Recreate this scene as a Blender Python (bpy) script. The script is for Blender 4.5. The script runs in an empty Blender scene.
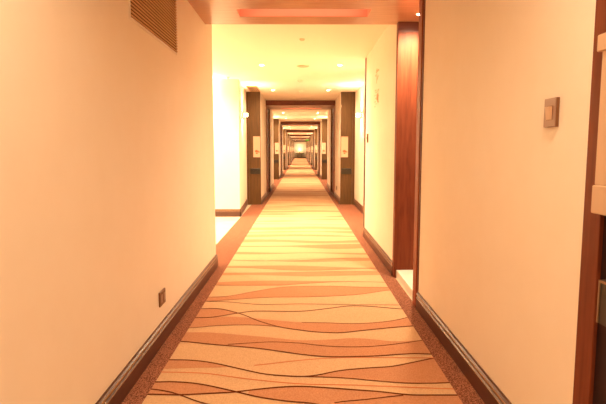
import bpy, bmesh, math, random
from mathutils import Vector
random.seed(7)
S = bpy.context.scene
C = S.collection

# ------------------------------------------------------------ camera, world, exposure
cd = bpy.data.cameras.new('camera'); cam = bpy.data.objects.new('camera', cd); C.objects.link(cam)
cd.sensor_width = 36; cd.lens = 500 / 606 * 36
cd.clip_start = 0.05; cd.clip_end = 200
cam.location = (0, 0, 1.25)
cam.rotation_euler = (math.pi / 2 - math.atan2(52, 500), 0, -math.atan2(3, 500))
S.camera = cam
S.view_settings.view_transform = 'Standard'
S.view_settings.look = 'None'
S.view_settings.gamma = 1
S.view_settings.use_curve_mapping = False
S.view_settings.exposure = 2.5
w = bpy.data.worlds.new('world'); S.world = w; w.use_nodes = True
w.node_tree.nodes['Background'].inputs[0].default_value = (1, .6, .3, 1)
w.node_tree.nodes['Background'].inputs[1].default_value = 0.05

WARM = (1.0, .77, .50)
P_DOWN = 52       # ceiling downlight
P_SCON = 9        # each half of a wall sconce

# ------------------------------------------------------------ materials
def lin(c):
    return tuple(((v/255+.055)/1.055)**2.4 if v > 10 else v/255/12.92 for v in c) + (1,)
def mat(name, col, rough=.6, spec=.4, noise=None, nscale=40, ncol=None, stretch=None, bump=0, metal=0):
    m = bpy.data.materials.new(name); m.use_nodes = True
    nt = m.node_tree; b = nt.nodes['Principled BSDF']
    b.inputs['Base Color'].default_value = lin(col)
    b.inputs['Roughness'].default_value = rough
    b.inputs['Specular IOR Level'].default_value = spec
    b.inputs['Metallic'].default_value = metal
    if noise:
        tc = nt.nodes.new('ShaderNodeTexCoord'); mp = nt.nodes.new('ShaderNodeMapping')
        nz = nt.nodes.new('ShaderNodeTexNoise'); rp = nt.nodes.new('ShaderNodeValToRGB')
        mp.inputs['Scale'].default_value = stretch or (1, 1, 1)
        nz.inputs['Scale'].default_value = nscale; nz.inputs['Detail'].default_value = 5
        nt.links.new(tc.outputs['Object'], mp.inputs[0]); nt.links.new(mp.outputs[0], nz.inputs['Vector'])
        nt.links.new(nz.outputs['Fac'], rp.inputs[0])
        rp.color_ramp.elements[0].position = .5 - noise; rp.color_ramp.elements[1].position = .5 + noise
        rp.color_ramp.elements[0].color = lin(ncol); rp.color_ramp.elements[1].color = lin(col)
        nt.links.new(rp.outputs[0], b.inputs['Base Color'])
        if bump:
            bp = nt.nodes.new('ShaderNodeBump'); bp.inputs['Strength'].default_value = bump
            bp.inputs['Distance'].default_value = .003
            nt.links.new(nz.outputs['Fac'], bp.inputs['Height']); nt.links.new(bp.outputs[0], b.inputs['Normal'])
    return m
def emis(name, col, st):
    m = bpy.data.materials.new(name); m.use_nodes = True
    b = m.node_tree.nodes['Principled BSDF']
    b.inputs['Base Color'].default_value = col + (1,)
    b.inputs['Emission Color'].default_value = col + (1,)
    b.inputs['Emission Strength'].default_value = st
    return m
M = dict(
    wall=mat('wall_paint', (244, 230, 212), .55, .3, .3, 6, (241, 226, 206)),
    ceil=mat('ceiling_paint', (248, 238, 218), .6, .3),
    marble=mat('white_marble', (250, 244, 230), .3, .4),
    tile=mat('pale_marble', (240, 228, 200), .25, .5, .25, 3, (230, 214, 180)),
    border=mat('border_carpet', (182, 120, 92), .95, .1, .12, 150, (92, 50, 36), None, .5),
    cream=mat('carpet_cream', (222, 182, 142), .95, .1, .25, 160, (204, 160, 120), (1, .45, 1), .4),
    coral=mat('carpet_coral', (206, 148, 110), .95, .1, .25, 160, (186, 126, 90), (1, .45, 1), .4),
    line=mat('carpet_line', (104, 52, 24), .95, .1),
    softline=mat('carpet_soft_line', (206, 124, 84), .95, .1),
    base=mat('baseboard_wood', (94, 56, 42), .3, .5, .3, 8, (70, 38, 30), (6, .6, 20)),
    cap=mat('baseboard_moulding', (176, 128, 86), .35, .5),
    soffit=mat('soffit_veneer', (200, 150, 114), .28, .5, .3, 5, (168, 114, 80), (.8, 14, 14)),
    slot=mat('slot_lining', (246, 158, 130), .5, .4),
    mahog=mat('mahogany', (132, 66, 40), .5, .15, .3, 6, (98, 46, 28), (8, 8, .7)),
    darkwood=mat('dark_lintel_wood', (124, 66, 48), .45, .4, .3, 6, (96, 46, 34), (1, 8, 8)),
    pier=mat('olive_brown_veneer', (104, 74, 42), .4, .3, .3, 7, (78, 54, 29), (9, 9, .6)),
    casing=mat('casing_wood', (160, 74, 44), .45, .2, .3, 8, (132, 74, 50), (8, 8, .7)),
    blackdoor=mat('dark_door_veneer', (50, 22, 20), .6, .2, .3, 8, (32, 14, 14), (8, 8, .7)),
    metal=mat('brushed_metal', (170, 140, 112), .35, .5, None, metal=.9),
    taupe=mat('taupe_plastic', (160, 124, 104), .4, .5),
    taupe2=mat('rocker_plastic', (205, 165, 132), .35, .5),
    bronze=mat('bronze_plastic', (120, 74, 40), .4, .5),
    vent=mat('vent_slats', (212, 164, 114), .5, .4),
    ventdark=mat('vent_cavity', (110, 64, 32), .8, .2),
    dark=mat('dark_plate', (44, 36, 24), .35, .5),
    poster=mat('poster_paper', (220, 184, 156), .6, .3),
    red=mat('poster_red', (226, 104, 70), .6, .3),
    peach=mat('print_peach', (236, 168, 128), .6, .3),
    grey=mat('print_grey', (212, 186, 150), .6, .3),
    tan=mat('tan_laminate', (206, 172, 140), .5, .3),
    beige=mat('beige_plastic', (226, 200, 168), .5, .4),
    white=mat('white_plastic', (240, 226, 205), .5, .4),
    glass=emis('sconce_glass', (1.0, .72, .38), 9.0),
    bulb=emis('lamp_lens', (1.0, .78, .48), 14.0),
    shade=emis('lit_shade', (1.0, .84, .46), .2),
    strip=emis('added_strip_glow', (1.0, .55, .38), .5),  # glow of the strip added inside the soffit slots
    green=emis('green_sign_face', (.12, .5, .06), .05),
    greywood=mat('console_wood', (120, 106, 62), .5, .4),
)

# ------------------------------------------------------------ mesh helpers
class MB:
    def __init__(s): s.v = []; s.f = []; s.m = []; s.mats = []
    def mi(s, m):
        if m not in s.mats: s.mats.append(m)
        return s.mats.index(m)
    def poly(s, pts, m):
        n = len(s.v); s.v += [tuple(p) for p in pts]; s.f.append(tuple(range(n, n+len(pts)))); s.m.append(s.mi(m))
    def box(s, x0, x1, y0, y1, z0, z1, m):
        n = len(s.v); k = s.mi(m)
        s.v += [(x, y, z) for z in (z0, z1) for y in (y0, y1) for x in (x0, x1)]
        for f in ((0,2,3,1), (4,5,7,6), (0,1,5,4), (2,6,7,3), (0,4,6,2), (1,3,7,5)):
            s.f.append(tuple(n+i for i in f)); s.m.append(k)
    def prism(s, prof, p0, p1, nrm, m):
        # profile of (depth, z) swept from p0 to p1, depth measured along nrm
        n = len(s.v); k = s.mi(m); q = len(prof)
        for p in (p0, p1):
            s.v += [(p[0]+nrm[0]*d, p[1]+nrm[1]*d, z) for d, z in prof]
        for i in range(q):
            j = (i+1) % q; s.f.append((n+i, n+j, n+q+j, n+q+i)); s.m.append(k)
        s.f.append(tuple(range(n, n+q))); s.m.append(k)
        s.f.append(tuple(range(n+2*q-1, n+q-1, -1))); s.m.append(k)
    def lathe(s, prof, c, m, axis='z', seg=20):
        n = len(s.v); k = s.mi(m); q = len(prof)
        for a in range(seg):
            t = 2*math.pi*a/seg
            for r, h in prof:
                u, v = r*math.cos(t), r*math.sin(t)
                o = {'z': (u, v, h), 'x': (h, u, v), 'y': (u, h, v)}[axis]
                s.v.append((c[0]+o[0], c[1]+o[1], c[2]+o[2]))
        for a in range(seg):
            b = (a+1) % seg
            for i in range(q-1):
                s.f.append((n+a*q+i, n+b*q+i, n+b*q+i+1, n+a*q+i+1)); s.m.append(k)
        s.f.append(tuple(n+a*q for a in range(seg))); s.m.append(k)
        s.f.append(tuple(n+a*q+q-1 for a in reversed(range(seg)))); s.m.append(k)
    def build(s, name, parent=None, bevel=0, loc=None):
        me = bpy.data.meshes.new(name)
        vs = s.v if loc is None else [(x-loc[0], y-loc[1], z-loc[2]) for x, y, z in s.v]
        me.from_pydata(vs, [], s.f)
        for m in s.mats: me.materials.append(m)
        for p, i in zip(me.polygons, s.m): p.material_index = i
        bm = bmesh.new(); bm.from_mesh(me); bmesh.ops.recalc_face_normals(bm, faces=bm.faces); bm.to_mesh(me); bm.free()
        o = bpy.data.objects.new(name, me); C.objects.link(o)
        if loc is not None: o.location = loc
        if parent: o.parent = parent
        if bevel:
            b = o.modifiers.new('bevel', 'BEVEL'); b.width = bevel; b.segments = 2; b.limit_method = 'ANGLE'
        return o
def tag(o, label, cat, group=None, kind=None):
    o['label'] = label; o['category'] = cat
    if group: o['group'] = group
    if kind: o['kind'] = kind
    return o
def struct(o): o['kind'] = 'structure'; return o
def empty(name, loc, rz=0):
    o = bpy.data.objects.new(name, None); C.objects.link(o); o.location = loc; o.rotation_euler = (0, 0, rz)
    o.empty_display_size = .1
    return o
def lamp(name, loc, rot, power, parent, kind='SPOT', size=2.85, blend=1.0, rad=.03, col=WARM):
    l = bpy.data.lights.new(name, kind); l.energy = power; l.color = col; l.shadow_soft_size = rad
    if kind == 'SPOT': l.spot_size = size; l.spot_blend = blend
    o = bpy.data.objects.new(name, l); C.objects.link(o); o.location = loc; o.rotation_euler = rot; o.parent = parent
    return o
def copy_tree(src, loc, rz=None):
    r = src.copy(); C.objects.link(r); r.location = loc
    if rz is not None: r.rotation_euler = (0, 0, rz)
    for ch in list(src.children):
        c = ch.copy(); C.objects.link(c); c.parent = r
        for g in list(ch.children):
            d = g.copy(); C.objects.link(d); d.parent = c
    return r

# ------------------------------------------------------------ layout numbers (metres, +Y down the corridor)
XL, XR = -0.90, 0.93          # corridor wall faces
NL, NR = -1.21, 1.245          # alcove wall faces
D = 9.9                       # corridor rhythm
ZC, ZS = 2.55, 2.44           # ceiling, timber soffit
END = 77.5
NM = 7                        # timber portals beyond the near one
def P0(k): return 13.4 + D*(k-1)      # front of portal k
def P1(k): return P0(k) + 1.57

# ------------------------------------------------------------ floor, ceiling
b = MB(); b.box(-5, 2.2, -2.7, END+.3, -.1, 0, M['tile']); struct(b.build('floor'))
b = MB(); b.box(-5, 2.2, -2.7, END+.3, ZC, ZC+.1, M['ceil']); struct(b.build('ceiling'))

# left wall as a run of blocks (y0, y1, face)
left = [(-2.5, 5.27, XL)]
left += [(11.45, P0(1), XL)]
right = [(-2.5, .42, XR), (.42, 1.51, XR+.06), (1.51, 3.83, XR), (4.88, 7.2, XR), (7.2, 11.45, NR), (11.45, P0(1), XR)]
for k in range(1, NM+1):
    y0, y1 = P0(k), P1(k)
    for L, f, nf, s in ((left, XL, NL, -1), (right, XR, NR, 1)):
        L += [(y0, y0+.1, f), (y0+.1, y1-.1, f+s*.05), (y1-.1, y1+2.1, f)]
        if k < NM: L += [(y1+2.1, 11.45+D*k, nf), (11.45+D*k, P0(k+1), f)]
        else: L += [(y1+2.1, END, f)]
b = MB()
for y0, y1, f in left:
    b.box(-1.06 if y1 < 6 else -1.4, f, y0, y1, 0, ZC, M['wall'])
struct(b.build('wall_left'))
b = MB()
for y0, y1, f in right: b.box(f, 2.1, y0, y1, 0, ZC, M['wall'])
b.box(1.9, 2.1, 3.83, 4.88, 0, ZC, M['wall'])
struct(b.build('wall_right'))
b = MB(); pq = [(-4.8, 9.36), (-1.13, 9.36), (NL, 11.45), (-4.8, 11.45)]
for i in range(4):
    (xa, ya), (xb, yb) = pq[i], pq[(i+1) % 4]; b.poly([(xa, ya, 0), (xb, yb, 0), (xb, yb, ZC), (xa, ya, ZC)], M['wall'])
b.poly([(x, y, 0) for x, y in pq[::-1]], M['wall']); b.poly([(x, y, ZC) for x, y in pq], M['wall'])
struct(b.build('wall_lobby_far'))
b = MB(); b.box(-4.8, -4.6, 5.1, 9.36, 0, ZC, M['wall']); struct(b.build('wall_lobby_side'))
b = MB(); b.box(-4.6, -1.06, 5.12, 5.27, 0, ZC, M['wall']); struct(b.build('wall_lobby_near'))
b = MB(); b.box(-1.4, 2.1, END, END+.2, 0, ZC, M['wall']); struct(b.build('wall_end'))
b = MB(); b.box(-1.06, 2.1, -2.7, -2.5, 0, ZC, M['wall']); struct(b.build('wall_behind'))

# ------------------------------------------------------------ baseboards
BC = [(.0155, .1185), (.0175, .1185), (.0175, .1275), (.0155, .1275)]
BD = [(.0175, .094), (.0195, .094), (.0195, .098), (.0175, .098)]
BP = [(0, 0), (.018, 0), (.018, .098), (.011, .104), (.011, .112), (.016, .118), (.016, .128), (.007, .134), (.005, .142), (0, .142)]
b = MB()
for y0, y1, f in left:
    if f < XL - .05 and f > NL: continue
    if y1-y0 < .2: continue
    b.prism(BP, (f, y0), (f, y1+(.018 if y1 < 6 else 0)), (1, 0), M['base']); b.prism(BC, (f, y0), (f, y1+(.018 if y1 < 6 else 0)), (1, 0), M['cap']); b.prism(BD, (f, y0), (f, y1+(.018 if y1 < 6 else 0)), (1, 0), M['cap'])
b.prism(BP, (XL, 5.27), (-1.06, 5.27), (0, 1), M['base']); b.prism(BC, (XL, 5.27), (-1.06, 5.27), (0, 1), M['cap']); b.prism(BD, (XL, 5.27), (-1.06, 5.27), (0, 1), M['cap'])
b.prism(BP, (-1.13, 9.342), (NL, 11.45), (1, 0), M['base']); b.prism(BC, (-1.13, 9.342), (NL, 11.45), (1, 0), M['cap']); b.prism(BD, (-1.13, 9.342), (NL, 11.45), (1, 0), M['cap'])
struct(b.build('baseboard_left'))
b = MB(); b.prism(BP, (-4.6, 9.36), (-1.112, 9.36), (0, -1), M['base']); b.prism(BC, (-4.6, 9.36), (-1.112, 9.36), (0, -1), M['cap']); b.prism(BD, (-4.6, 9.36), (-1.112, 9.36), (0, -1), M['cap']); struct(b.build('baseboard_lobby'))
b = MB()
for y0, y1, f in right:
    if XR+.02 < f < NR: continue
    if y1-y0 < .2: continue
    if f == XR and y0 > 1.4 and y0 < 1.6: y0 = 1.60
    b.prism(BP, (f, y0), (f, y1), (-1, 0), M['base']); b.prism(BC, (f, y0), (f, y1), (-1, 0), M['cap']); b.prism(BD, (f, y0), (f, y1), (-1, 0), M['cap'])
struct(b.build('baseboard_right'))
b = MB(); b.prism(BP, (-1.1, END), (1.1, END), (0, -1), M['base']); b.prism(BC, (-1.1, END), (1.1, END), (0, -1), M['cap']); b.prism(BD, (-1.1, END), (1.1, END), (0, -1), M['cap']); struct(b.build('baseboard_end'))

# ------------------------------------------------------------ carpets
b = MB()
b.box(XL, XR, -2.5, 5.27, 0, .005, M['border'])
b.box(-1.11, NR, 5.27, 11.45, 0, .005, M['border'])
for k in range(1, NM+1):
    b.box(XL, XR, 11.45+D*(k-1), P1(k)+2.1, 0, .005, M['border'])
    if k < NM: b.box(NL, NR, P1(k)+2.1, 11.45+D*k, 0, .005, M['border'])
b.box(XL, XR, P1(NM)+2.1, END, 0, .005, M['border'])
tag(b.build('border_carpet'), 'speckled reddish brown carpet border running along both walls', 'carpet')

XA, XB = -.778, .80
NC = 40
XS = [XA+(XB-XA)*i/NC for i in range(NC+1)]
def interp(pts, x):
    if x <= pts[0][0]: return pts[0][1]
    if x >= pts[-1][0]: return pts[-1][1]
    for i in range(len(pts)-1):
        if pts[i][0] <= x <= pts[i+1][0]:
            x0, y0 = pts[i]; x1, y1 = pts[i+1]
            xm, ym = pts[i-1] if i else (x0-(x1-x0), y0-(y1-y0)*.5)
            xp, yp = pts[i+2] if i+2 < len(pts) else (x1+(x1-x0), y1+(y1-y0)*.5)
            t = (x-x0)/max(1e-6, x1-x0); h = x1-x0
            m0 = (y1-ym)/(x1-xm)*h; m1 = (yp-y0)/(xp-x0)*h
            return (2*t**3-3*t*t+1)*y0+(t**3-2*t*t+t)*m0+(-2*t**3+3*t*t)*y1+(t**3-t*t)*m1
CURVES = dict(
    L1=[(-0.76,4.013),(-0.6,3.998),(-0.33,3.927),(-0.0,3.939),(0.32,3.923),(0.82,3.906)],
    L2=[(-0.76,3.822),(-0.64,3.822),(-0.45,3.694),(-0.3,3.535),(-0.14,3.41),(-0.0,3.347),(0.11,3.312),(0.27,3.296),(0.42,3.335),(0.61,3.385),(0.8,3.425)],
    L3=[(-0.77,3.607),(-0.64,3.624),(-0.51,3.695),(-0.36,3.756),(-0.0,3.754),(0.21,3.817),(0.38,3.882),(0.51,3.881),(0.67,3.84),(0.82,3.8)],
    L4=[(-0.77,3.393),(-0.59,3.439),(-0.39,3.454),(-0.24,3.437),(-0.14,3.41),(-0.0,3.347),(0.11,3.312),(0.27,3.296),(0.42,3.335),(0.61,3.385),(0.8,3.425)],
    L5=[(-0.77,3.607),(-0.64,3.624),(-0.51,3.635),(-0.3,3.587),(-0.0,3.506),(0.19,3.494),(0.38,3.476),(0.57,3.502),(0.72,3.558),(0.81,3.615)],
    S6=[(-0.77,3.312),(-0.64,3.311),(-0.46,3.276),(-0.19,3.212),(-0.0,3.165),(0.21,3.178),(0.35,3.2),(0.49,3.176),(0.6,3.144),(0.81,3.16)],
    L6=[(-0.77,3.147),(-0.55,3.089),(-0.35,3.114),(-0.18,3.135),(-0.0,3.112),(0.15,3.068),(0.33,3.049),(0.5,3.065),(0.68,3.116),(0.81,3.16)],
    L6b=[(-0.77,3.147),(-0.55,3.093),(-0.26,3.028),(-0.0,2.937),(0.13,2.905),(0.27,2.897),(0.48,2.911),(0.68,2.941),(0.82,2.932)],
    L7=[(-0.77,2.861),(-0.64,2.853),(-0.51,2.816),(-0.34,2.734),(-0.19,2.666),(-0.0,2.636),(0.09,2.651),(0.22,2.707),(0.38,2.74),(0.53,2.763),(0.67,2.82),(0.81,2.878)],
    S7=[(-0.77,2.736),(-0.61,2.749),(-0.46,2.755),(-0.24,2.786),(-0.0,2.849),(0.24,2.886),(0.81,2.878)],
    L8=[(-0.16,2.653),(-0.0,2.636),(0.22,2.619),(0.43,2.577),(0.56,2.555),(0.7,2.551),(0.81,2.559)],
    S9=[(-0.77,2.696),(-0.53,2.678),(-0.3,2.612),(-0.0,2.549),(0.28,2.533),(0.82,2.486)],
    L10=[(-0.78,2.575),(-0.68,2.577),(-0.54,2.552),(-0.35,2.473),(-0.21,2.408),(-0.06,2.363),(0.06,2.341),(0.19,2.29),(0.44,2.265),(0.79,2.287)],
    L11=[(-0.77,2.439),(-0.61,2.433),(-0.48,2.445),(-0.35,2.459),(-0.21,2.492),(-0.09,2.514),(-0.0,2.52),(0.14,2.504),(0.27,2.483),(0.41,2.46),(0.56,2.425),(0.7,2.422),(0.81,2.421)],
    L12=[(-0.77,2.495),(-0.66,2.458),(-0.58,2.411),(-0.51,2.365),(-0.35,2.294)],
    L13=[(0.13,2.331),(0.2,2.356),(0.33,2.379),(0.44,2.404),(0.54,2.423)],
    M1=[(-0.763,4.134),(-0.616,4.159),(-0.401,4.301),(-0.144,4.442),(0.263,4.469),(0.531,4.438),(0.773,4.427)],
    M2=[(-0.742,4.018),(-0.505,4.074),(-0.259,4.123),(0.118,4.138),(0.504,4.205),(0.783,4.331)],
)
cp = MB()
ZR = .010
cp.box(XA, XB, -2.4, END-.05, .005, ZR, M['cream'])
ZI = [0]
def band(t, u, lo=-9, hi=9):
    ZI[0] = (ZI[0]+1) % 6; ZB = ZR+.0004+ZI[0]*.0001
    for i in range(NC):
        x0, x1 = XS[i], XS[i+1]
        if x0 < lo or x1 > hi: continue
        a0, a1, c0, c1 = t(x0), t(x1), u(x0), u(x1)
        if a0 <= c0 and a1 <= c1: continue
        a0, a1 = max(a0, c0), max(a1, c1)
        cp.poly([(x0, c0, ZB), (x1, c1, ZB), (x1, a1, ZB), (x0, a0, ZB)], M['coral'])
def line(t, w=.015, lo=-9, hi=9, m='line'):
    ZI[0] = (ZI[0]+1) % 6; ZL = ZR+.0012+ZI[0]*.0001
    for i in range(NC):
        x0, x1 = XS[i], XS[i+1]
        if x0 < lo or x1 > hi: continue
        a0, a1 = t(x0), t(x1)
        cp.poly([(x0, a0-w/2, ZL), (x1, a1-w/2, ZL), (x1, a1+w/2, ZL), (x0, a0+w/2, ZL)], M[m])
K = {n: (lambda x, p=p: interp(p, x)) for n, p in CURVES.items()}
band(K['L2'], K['L3']); band(K['L5'], K['L4']); band(K['S6'], K['L6b']); band(K['L7'], K['S7'])
band(K['L7'], K['L8'], -.16); band(K['L10'], K['L11']); band(K['L11'], K['L10'], -.3); band(K['M1'], K['M2'])
for n in ('L2', 'L3', 'L6b', 'L7', 'L10', 'L11'): line(K[n])
for n in ('L1', 'L4', 'M1', 'M2'): line(K[n], .009)
line(K['L5'], .011, 0); line(K['L6'], .011, -.5); line(K['L8'], .012, -.16); line(K['L12'], .012, -9, -.35); line(K['L13'], .01, .13, .55)
line(K['S9'], .012, m='softline'); line(K['S7'], .012, -.3, m='softline')
rnd = random.Random(11)
def wave(c, amp):
    a1, f1, p1 = amp*rnd.uniform(.5, 1), rnd.uniform(1.6, 3.6), rnd.uniform(0, 6.28)
    a2, f2, p2 = amp*rnd.uniform(.1, .4), rnd.uniform(4, 7), rnd.uniform(0, 6.28)
    s = rnd.uniform(-.5, .5)*amp
    return lambda x: c+a1*math.sin(f1*x+p1)+a2*math.sin(f2*x+p2)+s*x
for ya, yb in ((-2.2, 2.15), (4.55, END-.4)):
    y = ya
    while y < yb:
        far = y > 14
        g = rnd.uniform(.02, .22)*(1.6 if far else 1)
        t, u = wave(y+g, .075), wave(y, .075)
        t2 = lambda x, t=t: min(yb+.1, t(x)); u2 = lambda x, u=u: max(ya-.05, u(x))
        band(t2, u2)
        r = rnd.random()
        if y < 12:
            if r < .5: line(u2, .008 if y < 6.5 else .005)
            if r > .6: line(t2, .008 if y < 6.5 else .005)
            if rnd.random() < .4: line(wave(y+g*1.4, .07), .008, m='softline')
        y += g + rnd.uniform(.14, .34)*(1.6 if far else 1)
tag(cp.build('carpet_runner'), 'long cream carpet runner with coral bands and thin brown wavy lines', 'carpet')

# ------------------------------------------------------------ timber soffits of the portals
def soffit(y0, y1, x0, x1, n, front):
    sy0, sy1 = y1-.52, y1-.27
    b = MB(); m = M['soffit']
    b.box(x0, -.54, y0, y1, ZS, ZC, m); b.box(.61, x1, y0, y1, ZS, ZC, m)
    b.box(-.54, .61, y0, sy0, ZS, ZC, m); b.box(-.54, .61, sy1, y1, ZS, ZC, m)
    o = struct(b.build('trim_%d' % n))
    s = MB(); s.box(-.54, .61, sy1-.006, sy1-.001, ZS+.002, ZC, M['slot']); s.box(-.54, -.535, sy0, sy1-.006, ZS+.002, ZC, M['slot'])
    s.box(.605, .61, sy0, sy1-.006, ZS+.002, ZC, M['slot']); s.build('slot_lining', o)
    q = MB(); q.box(-.5, .57, sy0+.002, sy0+.012, ZC-.02, ZC-.008, M['strip']); q.build('added_strip', o)  # strip mesh added as a source for the slot glow
    l = bpy.data.lights.new('added_slot_light', 'AREA'); l.shape = 'RECTANGLE'; l.size = 1.05; l.size_y = .01; l.energy = .2; l.color = (1, .55, .38)  # area light added to redden the slot lining
    lo = bpy.data.objects.new('added_slot_light', l); C.objects.link(lo); lo.location = (.035, sy0+.016, ZC-.014); lo.rotation_euler = (math.radians(75), 0, 0); lo.parent = o
    if front:
        f = MB(); f.box(x0, x1, y0-.02, y0, ZS-.02, ZC, M['darkwood']); f.build('lintel', o)
    return o
soffit(3.45, 4.91, XL, 1.9, 1, False)
for k in range(1, NM+1): soffit(P0(k), P1(k), XL-.1, XR+.1, k+1, True)

# end-grain panel beside the right doorway, its near jamb post, corner guards
b = MB(); b.box(XR-.012, 1.9, 4.80, 4.88, 0, 2.345, M['mahog'])
d1 = struct(b.build('door_1', bevel=.002))
b = MB(); b.box(XR-.012, 1.9, 4.81, 4.88, 2.345, ZS, M['darkwood']); b.build('head_shadow', d1)  # dark wood stands in for the shaded gap above the panel
b = MB(); b.box(XR-.014, 1.06, 3.86, 3.97, 0, ZS, M['casing']); b.build('jamb_post', d1, .002)
b = MB(); b.box(XR-.006, 1.0, 3.83, 3.86, 0, ZS, M['darkwood']); b.build('jamb_groove', d1)
b = MB(); b.box(XR+.012, 1.9, 3.97, 4.80, 0, .082, M['marble']); b.build('marble_step', d1, .003)
b = MB(); b.box(XR-.012, XR+.02, 7.14, 7.21, 0, ZC-.02, M['base']); struct(b.build('trim_20'))

# near right door (only its dark leaf and casing are in frame)
b = MB(); b.box(XR-.006, XR+.06, .42, 1.505, 0, 2.1, M['blackdoor']); d2 = struct(b.build('door_2'))
b = MB(); b.box(XR-.018, XR, 1.50, 1.592, 0, 2.2, M['mahog']); b.box(XR-.018, XR, .33, .42, 0, 2.2, M['mahog'])
b.box(XR-.018, XR, .42, 1.50, 2.1, 2.2, M['mahog']); b.build('casing', d2, .002)
b = MB(); b.box(XR+.0, XR+.06, .42, 1.50, 2.1, ZC, M['wall']); b.build('overpanel', d2)

# doors in the far portals
n = 3
for k in range(1, NM+1):
    for s, f in ((-1, XL), (1, XR)):
        a, c = sorted((f+s*.02, f+s*.05))
        b = MB(); b.box(a, c, P0(k)+.1, P1(k)-.1, 0, ZS-.12, M['mahog'])
        b.box(a, c, P0(k)+.1, P1(k)-.1, ZS-.12, ZS, M['darkwood'])
        d = struct(b.build('door_%d' % n)); n += 1
        p = MB()
        for y in (P0(k), P1(k)-.1):
            a2, c2 = sorted((f-s*.014, f+s*.02)); p.box(a2, c2, y, y+.1, 0, ZS, M['casing'])
        p.build('casing', d)
        h = MB(); a3, c3 = sorted((f-s*.015, f+s*.02)); h.box(a3, c3, P0(k)+.2, P0(k)+.24, .98, 1.1, M['metal']); h.build('door_handle', d)

# timber end panels closing each alcove
n = 21
for k in range(NM):
    y = 11.45+D*k
    for s, f, nf in ((-1, XL, NL), (1, XR, NR)):
        a, c = sorted((f-s*.008, nf)); b = MB(); b.box(a, c, y-.03, y, 0, ZC, M['pier'])
        o = struct(b.build('trim_%d' % n)); n += 1
        a, c = sorted((nf, nf-s*.055)); e = MB(); e.box(a, c, y-.05, y-.03, 0, ZC, M['pier']); e.build('edge_strip', o)

# ------------------------------------------------------------ repeated fittings
ORD = ['nearest', 'second nearest', 'third nearest', 'fourth nearest', 'fifth nearest', 'sixth nearest', 'farthest', 'very farthest']

# downlights
def make_downlight():
    t = empty('ceiling_downlight', (0, 0, 0))
    b = MB(); b.lathe([(.030, -.001), (.034, -.006), (.046, -.005), (.048, 0)], (0, 0, 0), M['white'], seg=24); b.build('trim_ring', t)
    b = MB(); b.lathe([(.001, -.0065), (.029, -.0065), (.029, -.003)], (0, 0, 0), M['bulb'], seg=20); b.build('lens', t)
    lamp('bulb', (0, 0, -.03), (0, 0, 0), P_DOWN, t)
    return t
dl = make_downlight(); first = True
def downlight(x, y, z, label, group='recessed ceiling downlights', dim=0):
    global first
    if first: o = dl; o.location = (x, y, z); first = False
    else: o = copy_tree(dl, (x, y, z))
    if dim:
        for ch in o.children:
            if ch.type == 'LIGHT': ch.data = ch.data.copy(); ch.data.energy = P_DOWN*dim
    tag(o, label, 'ceiling light', group); return o
for s, x in (('left', -.6), ('right', .62)):
    for j, y in enumerate((1.1,)):
        downlight(x, y, ZC, 'recessed downlight above and just ahead of the viewer, %s of centre' % s, dim=.24)
    downlight(x, -1.6, ZC, 'recessed downlight in the ceiling behind the viewer, %s of centre' % s, dim=.3)
for k in range(NM):
    for s, x in (('left', -.59), ('right', .615)):
        downlight(x, 7.86+D*k, ZC, ('small round recessed downlight in the open ceiling bay, front row, %s side, %s bay' % (s, ORD[k])), dim=.52 if k else 1)
        downlight(x, 11.08+D*k, ZC, ('small round recessed downlight just before the timber portal, rear row, %s side, %s bay' % (s, ORD[k])), dim=.6 if k else 0)
downlight(1.06, 4.53, ZS, 'bright small downlight in the timber soffit over the right doorway', dim=.7)
downlight(-2.0, 8.9, ZC, 'added unseen downlight washing the white lobby wall on the left', dim=.9)  # out of view, added to brighten the lobby wall
downlight(-2.6, 7.0, ZC, 'added unseen downlight in the middle of the side lobby on the left', dim=1.2)  # out of view, added as extra lobby light

# wall sconces
def make_sconce():
    t = empty('wall_sconce', (0, 0, 0))        # origin on the wall, +X points into the room
    b = MB(); b.box(0, .012, -.035, .035, -.06, .06, M['metal']); b.build('back_plate', t, .002)
    b = MB(); b.box(.012, .115, -.045, .045, -.012, .012, M['metal']); b.build('arm', t, .003)
    b = MB(); b.box(.03, .11, -.035, .035, .012, .03, M['glass']); b.build('upper_glass', t, .002)
    b = MB(); b.box(.03, .11, -.035, .035, -.03, -.012, M['glass']); b.build('lower_glass', t, .002)
    lamp('bulb', (.06, 0, .06), (math.pi, 0, 0), P_SCON, t, size=2.7)
    lamp('bulb', (.06, 0, -.06), (0, 0, 0), P_SCON, t, size=2.7)
    return t
sc = make_sconce(); f1 = True
for k in range(NM-1 + 1):
    if k == NM: break
    for s, x, rz in (('left', NL, 0), ('right', NR, math.pi)):
        if k > 0 and k == NM: continue
        loc = (x if k or s == 'right' else -1.162, 10.2+D*k, 1.95)
        if f1: o = sc; o.location = loc; o.rotation_euler = (0, 0, rz); f1 = False
        else: o = copy_tree(sc, loc, rz)
        tag(o, 'glowing up-and-down wall sconce in the %s alcove, %s of the row' % (s, ORD[k]), 'wall lamp', 'wall sconces in the alcoves')

o = copy_tree(sc, (-1.85, 9.36, 2.05), -math.pi/2)
tag(o, 'wall sconce on the white lobby wall to the left', 'wall lamp', 'wall sconces in the alcoves')
for ch in o.children:
    if ch.type == 'LIGHT': ch.data = ch.data.copy(); ch.data.energy = P_SCON*2
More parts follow.
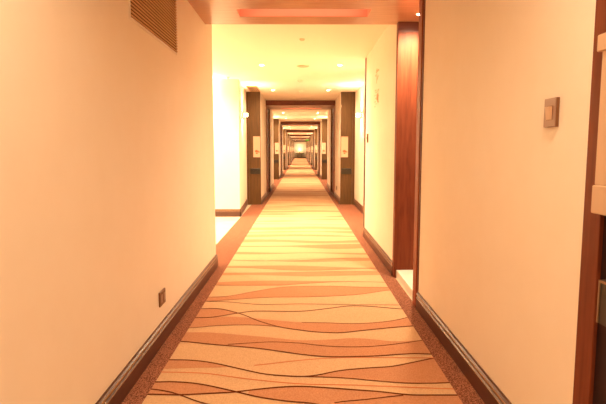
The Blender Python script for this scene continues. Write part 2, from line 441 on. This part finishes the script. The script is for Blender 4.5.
# hanging prints and dark plates on the end panels
def make_print():
    t = empty('hanging_print', (0, 0, 0))      # centre back; faces -Y
    b = MB(); b.box(-.078, .078, -.006, 0, -.235, .235, M['poster']); sh = b.build('sheet', t)
    for z in (.235, -.245):
        b = MB(); b.box(-.082, .082, -.012, 0, z, z+.012, M['pier']); b.build('rod', t)
    b = MB(); r = random.Random(3)
    for i in range(9):
        x, z = -.045+r.random()*.08, -.16+r.random()*.07
        b.box(x, x+.042, -.0085, -.006, z, z+.012+.02*r.random(), M['red'])
    b.build('red_mark', sh); b = MB()
    for i in range(7): b.box(-.012, .012, -.0075, -.006, .02+i*.025, .035+i*.025, M['grey'])
    b.build('grey_writing', sh)
    return t
def make_plate():
    t = empty('wall_plate', (0, 0, 0))
    b = MB(); b.box(-.115, .115, -.03, 0, -.065, .065, M['dark']); b.build('housing', t, .006)
    b = MB(); b.box(-.10, .02, -.034, -.03, -.03, .03, M['dark']); b.build('face', t)
    return t
pr = make_print(); pl = make_plate(); f2 = True
for k in range(NM):
    for s, x, px in (('left', -.982, -1.018), ('right', 1.012, 1.058)):
        y = 11.42+D*k
        if f2:
            a, c = pr, pl; a.location = (x, y, 1.32); c.location = (px, y, .77); f2 = False
        else: a = copy_tree(pr, (x, y, 1.32)); c = copy_tree(pl, (px, y, .77))
        tag(a, 'pale hanging print with red mark, %s brown panel, %s one' % (s, ORD[k]), 'picture', 'hanging prints on the end panels')
        tag(c, 'small dark box below the print on the %s brown end panel, %s one' % (s, ORD[k]), 'box', 'dark boxes on the end panels')

# linear ceiling grille in the left alcove
t = empty('ceiling_grille', (-.99, 10.8, ZC))
tag(t, 'slatted air grille in the ceiling of the left alcove by the sconce', 'vent')
b = MB(); b.box(-.11, -.09, -.45, .52, -.012, 0, M['vent']); b.box(.09, .11, -.45, .52, -.012, 0, M['vent'])
b.box(-.09, .09, -.45, -.43, -.012, 0, M['vent']); b.box(-.09, .09, .50, .52, -.012, 0, M['vent']); b.build('frame', t)
b = MB(); b.box(-.09, .09, -.43, .5, -.002, 0, M['dark']); b.build('backing', t)
for i in range(4):
    b = MB(); b.box(-.068+i*.04, -.054+i*.04, -.43, .5, -.010, -.002, M['vent']); b.build('slat', t)

# return air vent on the near left wall
t = empty('wall_vent', (XL, 3.24, 2.142))
tag(t, 'large louvred air vent high on the near left wall', 'vent')
y0, y1, z0, z1 = -.50, .50, -.19, .24
b = MB(); b.box(0, .002, y0, y1, z0, z1, M['ventdark']); b.build('backing', t)
b = MB()
b.box(0, .006, y0-.012, y0, z0-.012, z1+.012, M['wall']); b.box(0, .006, y1, y1+.012, z0-.012, z1+.012, M['wall'])
b.box(0, .006, y0, y1, z0-.012, z0, M['wall']); b.box(0, .006, y0, y1, z1, z1+.012, M['wall']); b.build('frame', t)
for i in range(22):
    z = z0+.004+i*(z1-z0)/22
    b = MB(); 
    b.prism([(.002, z+.002), (.002, z+.011), (.010, z+.009), (.010, z+.001)], (0, y0), (0, y1), (1, 0), M['vent']); b.build('louvre', t)

# light switches and sockets
def switch(loc, rz, label, m1, m2, wd=.085, ht=.105):
    t = empty('light_switch', loc, rz)         # wall at x = 0, faces +X
    b = MB(); b.box(0, .011, -wd/2, wd/2, -ht/2, ht/2, M['bronze']); b.build('shaded_edge', t, .001)  # dark colour gives the plate its shaded side
    b = MB(); b.box(.011, .014, -wd/2, wd/2-.003, -ht/2+.001, ht/2, m1); pt = b.build('plate', t, .001)
    b = MB(); b.box(.014, .0145, -.021, .024, -.028, .025, M['bronze']); b.build('rocker_shadow', pt)  # dark layer painted as the shadow gap around the rocker
    b = MB(); b.prism([(.0145, -.025), (.016, -.025), (.023, .022), (.0145, .022)], (0, -.02), (0, .018), (1, 0), m2); b.build('rocker', pt)
    return tag(t, label, 'light switch')
switch((XR, 1.853, 1.386), math.pi, 'taupe rocker light switch on the near right wall', M['taupe'], M['taupe2'])
switch((XR, 6.88, 1.41), math.pi, 'small dark switch on the bright wall beyond the right doorway', M['bronze'], M['taupe'], .07, .12)
t = empty('wall_socket', (XL, 3.17, .298))
tag(t, 'small bronze wall socket low on the near left wall', 'socket')
b = MB(); b.box(0, .010, -.064, .064, -.047, .047, M['bronze']); b.build('plate', t, .002)
b = MB()
for y in (-.03, .03): b.box(.010, .0125, y-.018, y+.018, -.026, .026, M['taupe'])
b.build('outlet_face', t)
t = empty('wall_socket', (XR, 12.6, .30), math.pi)
tag(t, 'tiny socket on the right wall just before the first far portal', 'socket')
b = MB(); b.box(0, .010, -.045, .045, -.045, .045, M['bronze']); b.build('plate', t)
b = MB(); b.box(.010, .012, -.02, .02, -.02, .02, M['taupe']); b.build('outlet_face', t)

# ceiling gear
def disc(name, x, y, r, h, mtl, label, cat, z=ZC):
    b = MB(); b.lathe([(r, 0), (r, -h*.5), (r*.7, -h), (.001, -h)], (0, 0, 0), mtl)
    o = b.build(name); o.location = (x, y, z); return tag(o, label, cat)
disc('smoke_detector', .025, 6.05, .032, .02, M['beige'], 'small round ceiling detector nearest the timber soffit', 'smoke detector')
disc('smoke_detector', .0, 9.5, .05, .045, M['white'], 'domed white detector on the ceiling between the sconces', 'smoke detector')
disc('smoke_detector', .0, 11.2, .05, .04, M['white'], 'domed white detector just before the first far portal', 'smoke detector')
t = empty('ceiling_speaker', (.048, 7.96, ZC)); tag(t, 'flat round tan ceiling speaker between the front pair of downlights', 'speaker')
b = MB(); b.lathe([(.10, 0), (.10, -.008), (.085, -.010), (.085, -.004), (.001, -.004)], (0, 0, 0), M['beige'], seg=28); b.build('rim', t)
b = MB(); b.lathe([(.08, -.004), (.08, -.008), (.001, -.008)], (0, 0, 0), M['taupe2'], seg=28); b.build('mesh_cover', t)
t = empty('sprinkler', (-1.288, 9.14, ZC)); tag(t, 'small sprinkler head on the lobby ceiling by the white wall', 'sprinkler')
b = MB(); b.lathe([(.035, 0), (.035, -.006), (.010, -.010), (.008, -.035), (.001, -.035)], (0, 0, 0), M['metal']); b.build('body', t)
b = MB(); b.lathe([(.022, -.036), (.022, -.039), (.001, -.039)], (0, 0, 0), M['metal']); b.build('deflector', t)

# faint print on the bright wall to the right
t = empty('wall_decoration', (XR, 6.15, 1.99), math.pi)
tag(t, 'faint pale wall print with grey strokes and an orange patch on the right wall', 'picture')
b = MB(); r = random.Random(5)
for i in range(10):
    y, z = r.uniform(-.12, .12), r.uniform(.10, .22)
    b.box(0, .003, y, y+.05, z, z+.008+.012*r.random(), M['grey'])
b.box(0, .003, -.02, 0, .06, .24, M['grey']); b.build('upper_strokes', t)
b = MB()
for i in range(14):
    y, z = r.uniform(-.17, .10), r.uniform(-.22, -.01)
    b.box(0, .003, y, y+.07, z, z+.006+.012*r.random(), M['grey'])
b.build('lower_strokes', t)
b = MB()
for i in range(7):
    y, z = r.uniform(.00, .09), r.uniform(-.17, -.09)
    b.box(.003, .005, y, y+.05, z, z+.02+.02*r.random(), M['peach'])
b.build('orange_patch', t)

# things on the near right door
t = empty('wall_cabinet', (XR-.018, 1.188, 1.06))
tag(t, 'shallow cream wall cabinet with banded top and bottom at the right edge', 'cabinet')
b = MB(); b.box(-.020, 0, -.35, .32, .085, .48, M['tan']); b.build('body', t, .003)
b = MB(); b.box(-.027, 0, -.36, .338, .48, .53, M['tan']); b.build('top_band', t, .004)
b = MB(); b.box(-.030, 0, -.36, .315, .0, .085, M['tan']); b.build('bottom_ledge', t, .004)
t = empty('metal_tray', (XR-.02, 1.22, .76))
tag(t, 'small open metal-edged box on the dark door below the cream cabinet', 'tray')
b = MB(); g = M['dark']
b.box(-.06, 0, -.16, .16, 0, .006, g); b.box(-.06, -.055, -.16, .16, .006, .118, g); b.box(-.005, 0, -.16, .16, .006, .118, g)
b.box(-.055, -.005, .155, .16, .006, .118, g); b.box(-.055, -.005, -.16, -.155, .006, .118, g); b.build('body', t)
b = MB(); g = M['metal']
b.box(-.063, -.054, -.163, .163, .118, .124, g); b.box(-.008, 0, -.163, .163, .118, .124, g)
b.box(-.054, -.008, .154, .163, .118, .124, g); b.box(-.054, -.008, -.163, -.154, .118, .124, g)
b.box(-.063, -.058, .157, .163, 0, .118, g); b.build('rim', t)

# exit sign
t = empty('exit_sign', (.82, 52.0, 2.30)); tag(t, 'small green lit sign hanging near the far end of the corridor', 'sign')
b = MB(); b.box(-.25, .12, -.03, .03, -.14, .06, M['dark']); b.build('housing', t)
b = MB(); b.box(-.24, .11, -.035, -.03, -.13, .05, M['green']); b.build('sign_face', t)
b = MB(); b.box(-.07, -.05, -.01, .01, .06, .25, M['metal']); b.build('hanger', t)

# console table and lamp at the far end
t = empty('console_table', (-.02, END-.28, .0125)); tag(t, 'dark console table standing against the bright end wall', 'table')
b = MB(); b.box(-.68, .68, -.2, .2, .68, .74, M['greywood']); b.build('tabletop', t, .005)
for x in (-.34, .27):
    b = MB(); b.box(x, x+.07, -.17, .17, 0, .68, M['greywood']); b.build('leg', t)
b = MB(); b.box(-.6, .6, -.16, .16, .60, .68, M['greywood']); b.build('apron', t)
t = empty('table_lamp', (-.05, END-.28, .7525)); tag(t, 'glowing table lamp on the console at the corridor end', 'lamp')
b = MB(); b.lathe([(.07, 0), (.07, .02), (.02, .04), (.05, .12), (.015, .22), (.001, .22)], (0, 0, 0), M['bronze']); b.build('base', t)
b = MB(); b.lathe([(.15, .22), (.11, .46), (.105, .46), (.145, .22)], (0, 0, 0), M['shade']); b.build('lamp_shade', t)
lamp('bulb', (0, 0, .5), (0, 0, 0), 2.5, t, 'POINT', rad=.08, col=(1, .85, .5))
downlight(-.3, END-.7, ZC, 'downlight over the left end of the far console table', dim=.12)
downlight(.25, END-.7, ZC, 'downlight over the right end of the far console table', dim=.12)
